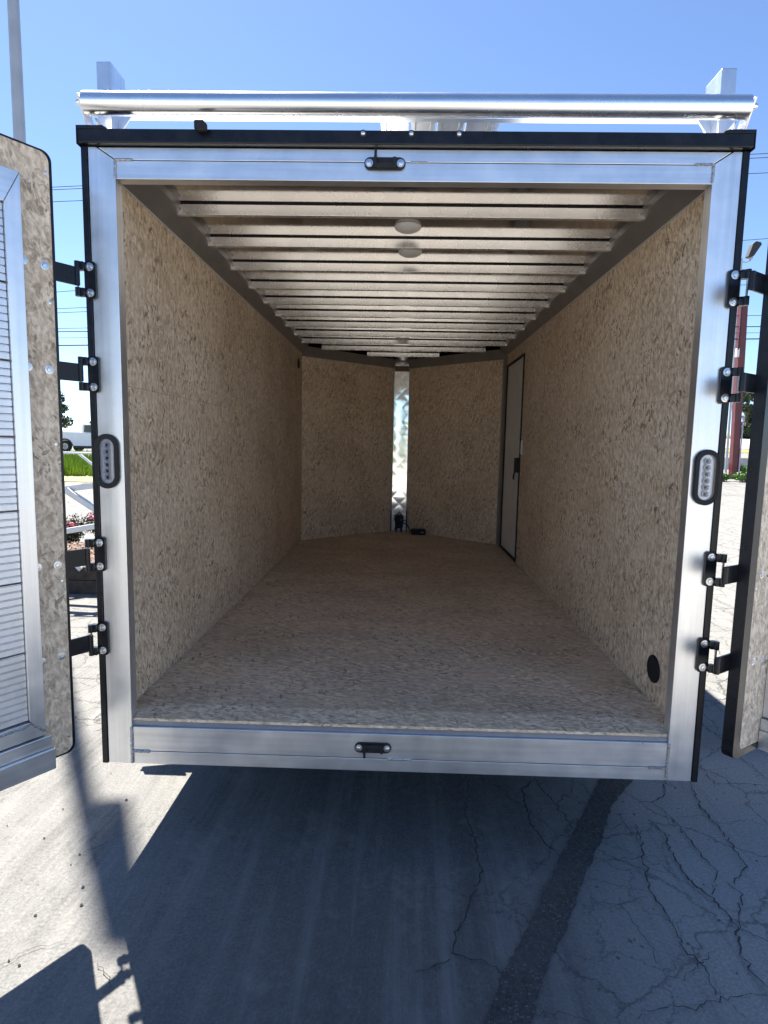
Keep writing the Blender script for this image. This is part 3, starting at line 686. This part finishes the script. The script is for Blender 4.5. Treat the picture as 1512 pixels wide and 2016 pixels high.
# ------------------------------------------------------------------ roof rack (bolted to the trailer)
RK = part('roof_rack', M().box(-1.007, 1.002, .150, .195, 2.632, 2.672), 'alu_rack', T, bevel=.002)
part('roller_tube', M().lathe([(.030, -1.050), (.034, -1.048), (.034, 1.048), (.030, 1.050)], 48, axis='X', c=(0, 0, 2.585)), 'alu_bright', RK, smooth=True)
for s, zt in ((-1, 2.770), (1, 2.758)):
    part('rack_post', M().box(*sorted((s*1.008, s*1.058)), .100, .205, 2.4995, zt), 'alu_post', RK, bevel=.003)
    part('end_bracket', M().prism([(-.030, 2.600), (.012, 2.622), (.060, 2.560), (.100, 2.502), (.070, 2.502), (.020, 2.530)], *sorted((s*1.054, s*1.060)), 'X'), 'alu_post', RK, bevel=.001)
    part('end_bolt', M().lathe([(.011, 0), (.011, s*.006), (.006, s*.016)], 10, axis='X', c=(s*1.061, 0, 2.588)), 'zinc', RK, smooth=True)
    part('gusset', M().prism([(s*1.007, 2.631), (s*.955, 2.631), (s*1.007, 2.560)], .145, .150), 'alu_post', RK)
    part('gusset', M().add([(s*1.035, .099, 2.50), (s*1.040, .099, 2.56), (s*1.035, .035, 2.56), (s*1.030, .045, 2.50), (s*1.030, .099, 2.50), (s*1.035, .099, 2.56), (s*1.030, .035, 2.56), (s*1.025, .045, 2.50)],
         [(0, 1, 2, 3), (4, 7, 6, 5), (0, 4, 5, 1), (1, 5, 6, 2), (2, 6, 7, 3), (3, 7, 4, 0)]), 'alu_post', RK)
    for y in (1.9, 3.6): part('rack_post', M().box(*sorted((s*1.008, s*1.058)), y, y+.105, 2.4995, 2.7), 'alu_post', RK, bevel=.003)
for y in (1.93, 3.63): part('cross_bar', M().box(-1.007, 1.007, y, y+.05, 2.632, 2.672), 'alu_bright', RK, bevel=.002)
px = [-.095, -.002, .095, .200, .305]
for a, b in zip(px, px[1:]):
    m = M().prism([(a+.004, 2.689), (a+.018, 2.689), (a+.018, 2.697), (b-.022, 2.697), (b-.022, 2.689), (b-.006, 2.689), (b-.006, 2.711), (a+.004, 2.711)], .198, 3.7)
    part('walkway_plank', m, 'alu_deck', RK)
part('walkway_rail', M().box(px[0]-.014, px[0]+.003, .198, 3.7, 2.674, 2.714), 'alu_bright', RK)
part('walkway_rail', M().box(px[-1]-.003, px[-1]+.014, .198, 3.7, 2.674, 2.714), 'alu_bright', RK)
for y in (.20, .7, 1.3): part('walkway_bearer', M().box(px[0], px[-1], y, y+.03, 2.6745, 2.6875), 'alu_bright', RK)

# ------------------------------------------------------------------ loose gear standing in the nose
J = thing('black_reel', 'upright black cased device on two feet standing in front of the polished nose strip', 'device', (-.004, 4.66, ZF))
m = M().prism([(-.044, .050), (-.038, .042), (.040, .042), (.046, .050), (.046, .165), (.034, .178), (-.036, .178), (-.046, .168)], -.03, .03)
part('case', m, 'black_matt', J, bevel=.006)
part('foot', M().prism([(-.030, .042), (-.016, .042), (-.026, 0), (-.044, 0)], -.022, .022), 'black_matt', J)
part('foot', M().prism([(.016, .042), (.030, .042), (.036, 0), (.020, 0)], -.022, .022), 'black_matt', J)
part('cap', M().lathe([(.024, .178), (.022, .190), (.012, .194)], 14), 'black_matt', J, smooth=True)
part('knob', M().lathe([(.004, .194), (.012, .198), (.012, .206), (.005, .212)], 12), 'white', J, smooth=True)
part('indicator', M().lathe([(.005, -.031), (.004, -.034)], 8, axis='Y', c=(.026, 0, .140)), 'white', J)
B_ = thing('battery_box', 'low black box lying on the floor just right of the nose strip', 'box', (.212, 4.49, ZF))
part('case', M().prism([(-.078, 0), (.078, 0), (.082, .048), (.074, .058), (-.074, .058), (-.082, .048)], -.045, .045), 'black_matt', B_, bevel=.005)
part('lid', M().box(-.072, .072, -.04, .04, .0585, .063), 'tplastic', B_, bevel=.002)
part('name_tab', M().box(.030, .058, -.0475, -.0455, .030, .035), 'white', B_)
cb = M().tube([(.044, 4.645, ZF+.105), (.068, 4.63, ZF+.100), (.090, 4.60, ZF+.088), (.105, 4.57, ZF+.060), (.120, 4.54, ZF+.035), (.138, 4.515, ZF+.026)], .006, 8)
obj('power_cable', mesh('power_cable', cb, 'black_matt', smooth=True), label='short black cable looping from upright device down to the floor box', category='cable')

# ------------------------------------------------------------------ lamp pole on the left whose shadow falls beside the trailer
PL = thing('light_pole', 'slim grey pole rising behind the open left rear door', 'pole', (-4.56, 5.3, 0))
part('shaft', M().tube([(0, 0, 0), (0, 0, 4), (0, 0, 8), (.0, 0, 10.15)], [.075, .068, .058, .040], 16), 'polegrey', PL, smooth=True)
part('base_plate', M().box(-.14, .14, -.14, .14, 0, .02), 'polegrey', PL)
# banner hung from the pole, above the frame of the picture
m = M().prism([(.075, 8.871), (.198, 8.851), (.179, 9.22), (.165, 9.496), (.155, 9.948), (.158, 10.207), (.052, 10.264), (.035, 10.232), (-.005, 10.025), (-.036, 9.825), (-.061, 9.516), (-.063, 9.361)], -.004, .004)
part('flag', m, 'flag', PL, smooth=True)

# ------------------------------------------------------------------ left background
TB = thing('timber_edging', 'dark stacked timbers edging the mulch bed beyond the left rear door', 'retaining edge', (-3.9, 3.6, 0))
for k, (z0, z1) in enumerate(((0, .134), (.137, .266))):
    for x0, x1 in ((-1.9, .12), (.125, 1.5)):
        part('timber', M().box(x0+.01*k, x1+.01*k, .01*k, .14, z0, z1), 'timber', TB, bevel=.006)
mb = M(); X = np.linspace(-6.4, -2.2, 30); Yv = np.linspace(3.75, 6.4, 20)
for y in Yv:
    for x in X: mb.v.append((x, y, .22+.05*math.sin(x*3+y)*math.sin(y*2.3)-.30*max(0, (y-4.9)/1.5)**1.5+random.uniform(-.012, .012)))
mb.f = [(j*30+i, j*30+i+1, (j+1)*30+i+1, (j+1)*30+i) for j in range(19) for i in range(29)]
obj('mulch_bed', mesh('mulch_bed', mb, 'mulch'), kind='structure')
ch = M(); g_ = np.random.default_rng(5)
for k in range(5000):
    x, y = g_.uniform(-6, -2.3), g_.uniform(3.75, 5.9); z = .225+.05*math.sin(x*3+y)*math.sin(y*2.3)-.30*max(0, (y-4.9)/1.5)**1.5+.01
    a = g_.uniform(0, 6.28); l = g_.uniform(.012, .035); w_ = l*.35; c_, s_ = math.cos(a), math.sin(a); t = g_.uniform(-.012, .012)
    ch.add([(x-c_*l-s_*w_, y-s_*l+c_*w_, z+t), (x+c_*l-s_*w_, y+s_*l+c_*w_, z-t), (x+c_*l+s_*w_, y+s_*l-c_*w_, z-t+.004), (x-c_*l+s_*w_, y-s_*l-c_*w_, z+t+.004)], [(0, 1, 2, 3)])
obj('mulch_chips', mesh('mulch_chips', ch, 'chip', recalc=False), label='loose bark chips covering the flower bed', category='mulch', kind='stuff')
def shrub(x, y, z, r, seed, label, lit=1):
    t = thing('azalea', label, 'flowering shrub', (x, y, z), 'pink azaleas in the bed')
    g2 = np.random.default_rng(seed); cs = [(g2.uniform(-.5, .5)*r, g2.uniform(-.5, .5)*r, r*(.5+g2.uniform(0, .5))) for _ in range(7)]
    part('foliage', leafcloud(cs, [(r*.5, r*.5, r*.42)]*7, 2600, .016, seed), 'shrub', t, recalc=False)
    fc = [(c[0]*1.25, c[1]*1.1, c[2]+r*.25) for c in cs[:4]]
    part('blossom', leafcloud(fc, [(r*.26, r*.26, r*.2)]*4, 520, .017, seed+9), 'pink', t, recalc=False)
    for k in range(3): part('stem', M().tube([(0, 0, -.02), (cs[k][0]*.6, cs[k][1]*.6, r*.6)], [.008, .004], 6), 'bark', t)
shrub(-4.55, 5.9, .02, .34, 11, 'pink azalea half hidden by the left rear door edge, upper left of the bed')
shrub(-4.22, 5.45, .10, .26, 12, 'low pink azalea lowest in the gap, above the white truss')
shrub(-4.05, 6.05, .02, .36, 13, 'pink azalea cut off by the trailer post, right side of the gap')

# white aluminium trailer gate: two chords with diagonals
TR = thing('utility_trailer', 'pale aluminium open trailer frame standing over the flower bed', 'trailer frame', (-3.4, 3.55, 0))
def bar(nm, a, b, r=.03, par=TR):
    a, b = Vector(a), Vector(b); d = (b-a).normalized(); u_ = Vector((0, 1, 0)); v_ = d.cross(u_).normalized()
    m = M(); vv = []
    for p in (a, b):
        for i, j in ((-1, -1), (1, -1), (1, 1), (-1, 1)): vv.append(tuple(p+u_*r*i+v_*r*j))
    m.add(vv, [(0, 1, 2, 3), (7, 6, 5, 4), (0, 4, 5, 1), (1, 5, 6, 2), (2, 6, 7, 3), (3, 7, 4, 0)])
    return part(nm, m, 'alu_post2', par, bevel=.003)
MT['alu_post2'] = plain('white_aluminium', (.62, .63, .64), .4, .35, .06, 9)
sl_ = .25
bar('top_chord', (-1.4, 0, .80), (.9, 0, 1.135), .028)
bar('bottom_chord', (-1.4, 0, .33), (.9, 0, .76), .026)
for x in (-.95, -.35, .28): bar('diagonal', (x-.03, -.06, 1.01+.145*x-.02), (x+.42, -.06, .64+.19*x+.05), .026)
for x in (-.60, .0, .6): bar('leg', (x-.0, .07, .55+.18*x), (x+.30, .07, .24), .022)
bar('guard_rail', (-1.4, .1, 1.37), (.9, .1, 1.378), .010)
for x in (-.6, .285, .62): bar('guard_brace', (x, .12, 1.372), (x+.26, .12, 1.17), .011)
for x in (-1.35, .85): bar('upright', (x, .15, .02), (x, .15, 1.37), .02)

# ribbon of tall weeds and far things
g_ = np.random.default_rng(21); nW = 26000
bx = g_.uniform(-22, -5.5, nW); by = g_.uniform(19.5, 23.5, nW)
bz = np.array([gz(x, y) for x, y in zip(bx, by)]); hh = g_.uniform(.35, .85, nW)*(.75+.35*np.sin(bx*1.3))
an = g_.uniform(0, 6.28, nW); wd = g_.uniform(.02, .05, nW); lx, ly = g_.normal(0, .12, nW), g_.normal(0, .12, nW)
v = np.stack([np.stack([bx-np.cos(an)*wd, by-np.sin(an)*wd, bz], 1), np.stack([bx+np.cos(an)*wd, by+np.sin(an)*wd, bz], 1), np.stack([bx+lx, by+ly, bz+hh], 1)], 1).reshape(-1, 3)
m = M(); m.v = v.tolist(); m.f = [(3*i, 3*i+1, 3*i+2) for i in range(nW)]
obj('tall_weeds', mesh('tall_weeds', m, 'weeds', recalc=False), label='bright green tall weeds along the roadside', category='weeds', kind='stuff')
strip('grass_edge', 'grass', -30, -5, 17.6, 19.4, .02)

def tree(x, y, h, cw, seed, label, mat='leaf', n=9000, ls=.16, tr=.28, crown0=.25, name='tree', group=None):
    z = gz(x, y); t = thing(name, label, 'tree', (x, y, z-.05), group)
    g2 = np.random.default_rng(seed); cs = []; rs = []
    for k in range(26):
        f = g2.uniform(0, 1); zz = h*(crown0+(1-crown0)*f); wr = cw*math.sin(math.pi*min(.97, .18+f*.80))**.8
        a = g2.uniform(0, 6.28); q = wr*g2.uniform(.2, .85)
        cs.append((q*math.cos(a), q*math.sin(a), zz-.08*h)); r_ = cw*g2.uniform(.20, .36); rs.append((r_, r_, r_*.75))
    part('trunk', M().tube([(0, 0, 0), (.05*h*.2, 0, h*.35), (0, .1, h*.8)], [tr, tr*.7, tr*.2], 8), 'bark', t, smooth=True)
    for k in range(6):
        part('limb', M().tube([(0, 0, h*(.25+.07*k)), tuple(np.array(cs[k])*.9)], [tr*.35, tr*.1], 6), 'bark', t)
    part('crown', leafcloud(cs, rs, n, ls, seed), mat, t, recalc=False)
tree(-35.6, 58, 5.3, 2.9, 31, 'dark broad tree on the skyline left of the white pickup', n=12000, ls=.13)
for k, (x, y, h) in enumerate(((-33.5, 72, 2.6), (-31, 72, 3.0), (-28.5, 74, 2.7), (-38, 74, 3.2))):
    tree(x, y, h, 2.0, 41+k, ['pale green low tree just above the pickup bed', 'pale green low tree behind the pickup cab', 'pale green low tree hidden beyond the trailer post', 'pale green low tree beyond the dark broad tree'][k], 'leaf2', 3000, .17, group='pale trees beyond the road')
for k, (x, y, h) in enumerate(((30, 66, 6.2), (34.5, 68, 6.8), (38.5, 66, 6.0), (42.5, 70, 7.2), (47, 67, 6.3), (26, 70, 6))):
    tree(x, y, h, 2.7, 51+k, ['green roadside tree left of the gap behind the trailer post', 'green roadside tree directly behind the red post', 'tall green roadside tree right of the red post', 'green roadside tree at the black door edge', 'green roadside tree hidden behind the right door', 'green roadside tree far behind the trailer'][k], 'leaf2' if k % 2 else 'leaf', 6000, .17, crown0=.1, group='trees beyond the road on the right')

# pickup truck
PT = thing('pickup_truck', 'white pickup truck parked by the road seen through the left gap', 'pickup truck', (-23.8, 39, .58))
def arc(cx, r, a0, a1, n=9): return [(cx+r*math.cos(R(t)), .36+r*math.sin(R(t))) for t in np.linspace(a0, a1, n)]
prof = [(.03, .52)]+arc(1.02, .50, 170, 10)+[(1.6, .42), (4.1, .42)]+arc(4.72, .50, 170, 10)+[(5.5, .42), (5.72, .55), (5.74, 1.02), (5.60, 1.14), (4.42, 1.22), (4.05, 1.28), (2.12, 1.34), (2.10, 1.36), (.02, 1.36)]
part('body', M().prism(prof, -.92, .92), 'truck', PT, bevel=.03)
part('cab', M().prism([(2.10, 1.35), (2.16, 1.86), (2.26, 1.92), (3.55, 1.90), (4.28, 1.30), (4.2, 1.27)], -.78, .78), 'truck', PT, bevel=.04)
for s in (-1, 1):
    part('side_window', M().prism([(2.28, 1.38), (2.32, 1.82), (2.92, 1.84), (2.92, 1.36)], *sorted((s*.775, s*.79))), 'tglass', PT)
    part('side_window', M().prism([(2.98, 1.36), (2.98, 1.84), (3.50, 1.82), (3.98, 1.38)], *sorted((s*.775, s*.79))), 'tglass', PT)
    for cx in (1.02, 4.72):
        a_ = arc(cx, .56, 175, 5); b_ = arc(cx, .47, 175, 5)
        part('wheel_arch', M().prism(a_+b_[::-1], *sorted((s*.905, s*.945))), 'tplastic', PT)
        wh = part('wheel', M().lathe([(.22, -.12), (.34, -.13), (.38, -.08), (.38, .08), (.34, .13), (.22, .12)], 24, axis='Y'), 'rubber', PT, off=(cx, s*.80, .38), smooth=True)
        part('rim', M().lathe([(.22, s*.10), (.20, s*.125), (.10, s*.11), (.03, s*.12)], 12, axis='Y'), 'rim', wh)
        for q in range(8): part('spoke', M().box(.05, .20, *sorted((s*.122, s*.135)), -.016, .016), 'rim', wh).rotation_euler = (0, q*math.pi/4, 0)
    part('step_bar', M().box(1.62, 4.05, *sorted((s*.80, s*.98)), .26, .40), 'tplastic', PT, bevel=.03)
    part('mirror', M().box(3.75, 3.92, *sorted((s*.80, s*1.08)), 1.36, 1.60), 'tplastic', PT, bevel=.03)
part('tailgate', M().box(-.03, .018, -.85, .85, .62, 1.34), 'truck', PT, bevel=.01)
part('bumper', M().box(-.12, -.035, -.85, .85, .46, .62), 'tplastic', PT, bevel=.02)
part('windscreen', M().prism([(3.62, 1.86), (4.24, 1.34), (4.26, 1.35), (3.64, 1.87)], -.70, .70), 'tglass', PT)
part('fuel_tank', M().box(1.75, 2.5, -.75, -.3, .24, .41), 'tplastic', PT, bevel=.03)

# ------------------------------------------------------------------ right background
PZ = gz(14.95, 25)-.02
RP = thing('red_post', 'dark red square steel sign post in the gap beside the right door', 'post', (14.95, 25, PZ))
part('column', M().add([(x_+dx, y_, z_) for z_, dx in ((0, 0), (7.45, -.22)) for x_, y_ in ((-.15, -.15), (.15, -.15), (.15, .15), (-.15, .15))],
     [(3, 2, 1, 0), (4, 5, 6, 7), (0, 1, 5, 4), (1, 2, 6, 5), (2, 3, 7, 6), (3, 0, 4, 7)]), 'red', RP, bevel=.02)
part('conduit', M().tube([(.12, -.19, 0), (.11, -.19, 2.7)], .03, 10), 'conduit', RP, smooth=True)
part('cap', M().box(-.38, -.06, -.16, .16, 7.451, 7.50), 'red', RP)
part('junction_box', M().box(-.42, -.30, -.20, -.05, 5.25, 5.62), 'white', RP, bevel=.01)
part('chain', M().tube([(-.36+.006*math.sin(i*2), -.2, 7.35-.1*i) for i in range(19)], [.020+.010*(i % 2) for i in range(19)], 6), 'black_matt', RP)
part('ring', M().tube([(.35+.14*math.cos(t), -.26, 3.05+.11*math.sin(t)) for t in np.linspace(0, 6.3, 15)], .018, 6), 'black_matt', RP)
LZ = gz(16.3, 28)
LP = thing('floodlight_pole', 'thin pole with a tilted black floodlight behind the top right trim', 'floodlight', (16.22, 28, LZ-.02))
part('shaft', M().tube([(0, 0, 0), (-.10, 0, 10.25)], [.06, .05], 12), 'polegrey', LP, smooth=True)
part('arm', M().tube([(-.10, 0, 10.1), (.12, 0, 10.06), (.30, 0, 10.14), (.34, 0, 10.35)], .03, 8), 'polegrey', LP, smooth=True)
m = M().prism([(.12, 10.30), (.30, 10.28), (.40, 10.34), (.72, 10.86), (.66, 10.96), (.44, 11.0), (.30, 10.90)], -.16, .16)
part('lamp_head', m, 'tplastic', LP, bevel=.02)
part('clamp', M().box(.26, .40, -.05, .05, 10.20, 10.34), 'polegrey', LP)
# planter strip, kerb, barrier
kz = gz(15, 24)
KB = thing('planter_kerb', 'pale concrete kerb in front of the border plants on the right', 'kerb', (15, 23.9, kz))
for k in range(4): part('kerb_stone', M().box(-4+2.4*k, -4+2.39*k+2.38, -.08, .08, -.1, .13), 'concrete', KB, bevel=.01)
def clump(x, y, r, seed, label, h=.4):
    t = thing('border_plant', label, 'plant', (x, y, gz(x, y)), 'plants round the red post')
    g2 = np.random.default_rng(seed); cs = [(g2.uniform(-1, 1)*r, g2.uniform(-.4, .4)*r, h*g2.uniform(.35, .8)) for _ in range(6)]
    part('foliage', leafcloud(cs, [(r*.45, r*.4, h*.4)]*6, 1300, .055, seed), 'plantleaf', t, recalc=False)
cl = [(12.9, 22.6, .5, 'leafy border plant in front of the kerb, leftmost'), (13.7, 22.5, .5, 'leafy border plant in front of the kerb, below the red post'), (14.5, 22.7, .5, 'leafy border plant in front of the kerb, near the black door edge'),
      (14.2, 25.6, .5, 'leafy border plant left of the foot of the red post'), (15.8, 25.4, .55, 'leafy border plant right of the foot of the red post'), (16.7, 25.8, .5, 'leafy border plant farther right beyond the red post')]
for k, (x, y, r, lb) in enumerate(cl): clump(x, y, r, 71+k, lb, .5 if k > 2 else .38)
BZ = gz(18.5, 31)
BR = thing('concrete_barrier', 'low pale concrete barrier wall behind the red post', 'barrier', (18.5, 31, BZ))
for k in range(3): part('barrier_block', M().prism([(-.30, -.1), (.30, -.1), (.30, .08), (.12, .25), (.09, .62), (-.09, .62), (-.12, .25), (-.30, .08)], -5+3.2*k, -5+3.2*k+3.18, 'X'), 'concrete', BR, bevel=.01)

# ------------------------------------------------------------------ overhead wires between two utility poles outside the picture
WZ = [((-14.73, 12.44), (14.88, 14.0)), ((-14.73, 12.33), (14.89, 13.84)), ((-14.75, 11.83), (14.95, 13.23)), ((-14.91, 8.02), (15.19, 10.56)), ((-14.6, 7.30), (15.33, 8.92)),
      ((-14.6, 7.12), (15.35, 8.70)), ((-14.63, 6.42), (15.36, 7.39)), ((-14.63, 6.27), (15.36, 6.92)), ((-14.66, 5.67), (15.4, 6.40)), ((-14.64, 6.0), (15.38, 6.66))]
wr = [.013, .013, .013, .012, .012, .012, .012, .020, .026, .010]
ph_ = []
for k, ((xa, za), (xb, zb_)) in enumerate(WZ):
    s_ = (zb_-za)/(xb-xa); P = []
    for i in range(13):
        x = -34+68*i/12; P.append((x, 25, za+s_*(x-xa)))
    ph_.append(P)
    wl_ = ['upper of the top pair', 'lower of the top pair', 'third from the top', 'fourth from the top', 'upper of the middle pair', 'lower of the middle pair', 'upper thin one of the low bundle', 'thick one in the low bundle', 'thickest and lowest of the bundle', 'faint one inside the low bundle'][k]
    obj('overhead_wire', mesh('overhead_wire', M().tube(P, wr[k], 6), 'wire', smooth=True), label='overhead wire crossing the sky, '+wl_, category='wire', group='overhead wires along the road')
for x in (-34.0, 34.0):
    i = 0 if x < 0 else 12; top = max(p[i][2] for p in ph_)+.6; z0 = gz(x, 25.3)
    up_ = thing('utility_pole', 'wooden utility pole carrying the %s ends of the overhead wires' % ('left' if x < 0 else 'right'), 'utility pole', (x, 25.2, z0), 'utility poles')
    part('shaft', M().tube([(0, 0, -.1), (0, 0, top-z0)], [.17, .11], 12), 'bark', up_, smooth=True)
    part('crossarm', M().box(-.06, .06, -1.1, 1.1, top-z0-.5, top-z0-.38), 'bark', up_)
    for p in ph_: part('insulator', M().tube([(0, -.12, p[i][2]-z0), (0, -.25, p[i][2]-z0)], .04, 8), 'insul', up_)
# trees behind the photographer, mirrored in the polished strip
for k, (x, y, h) in enumerate(((-9, -34, 7), (-2, -36, 8), (5, -33, 6.5), (12, -37, 8))):
    tree(x, y, h, 3.4, 81+k, ['low green tree behind the camera, farthest left', 'tall green tree behind the camera, mirrored in the nose strip', 'shorter green tree behind the camera, right of the tall one', 'wide green tree behind the camera, farthest right'][k], 'leaf2', 4000, .28, crown0=.05, group='trees behind the camera')
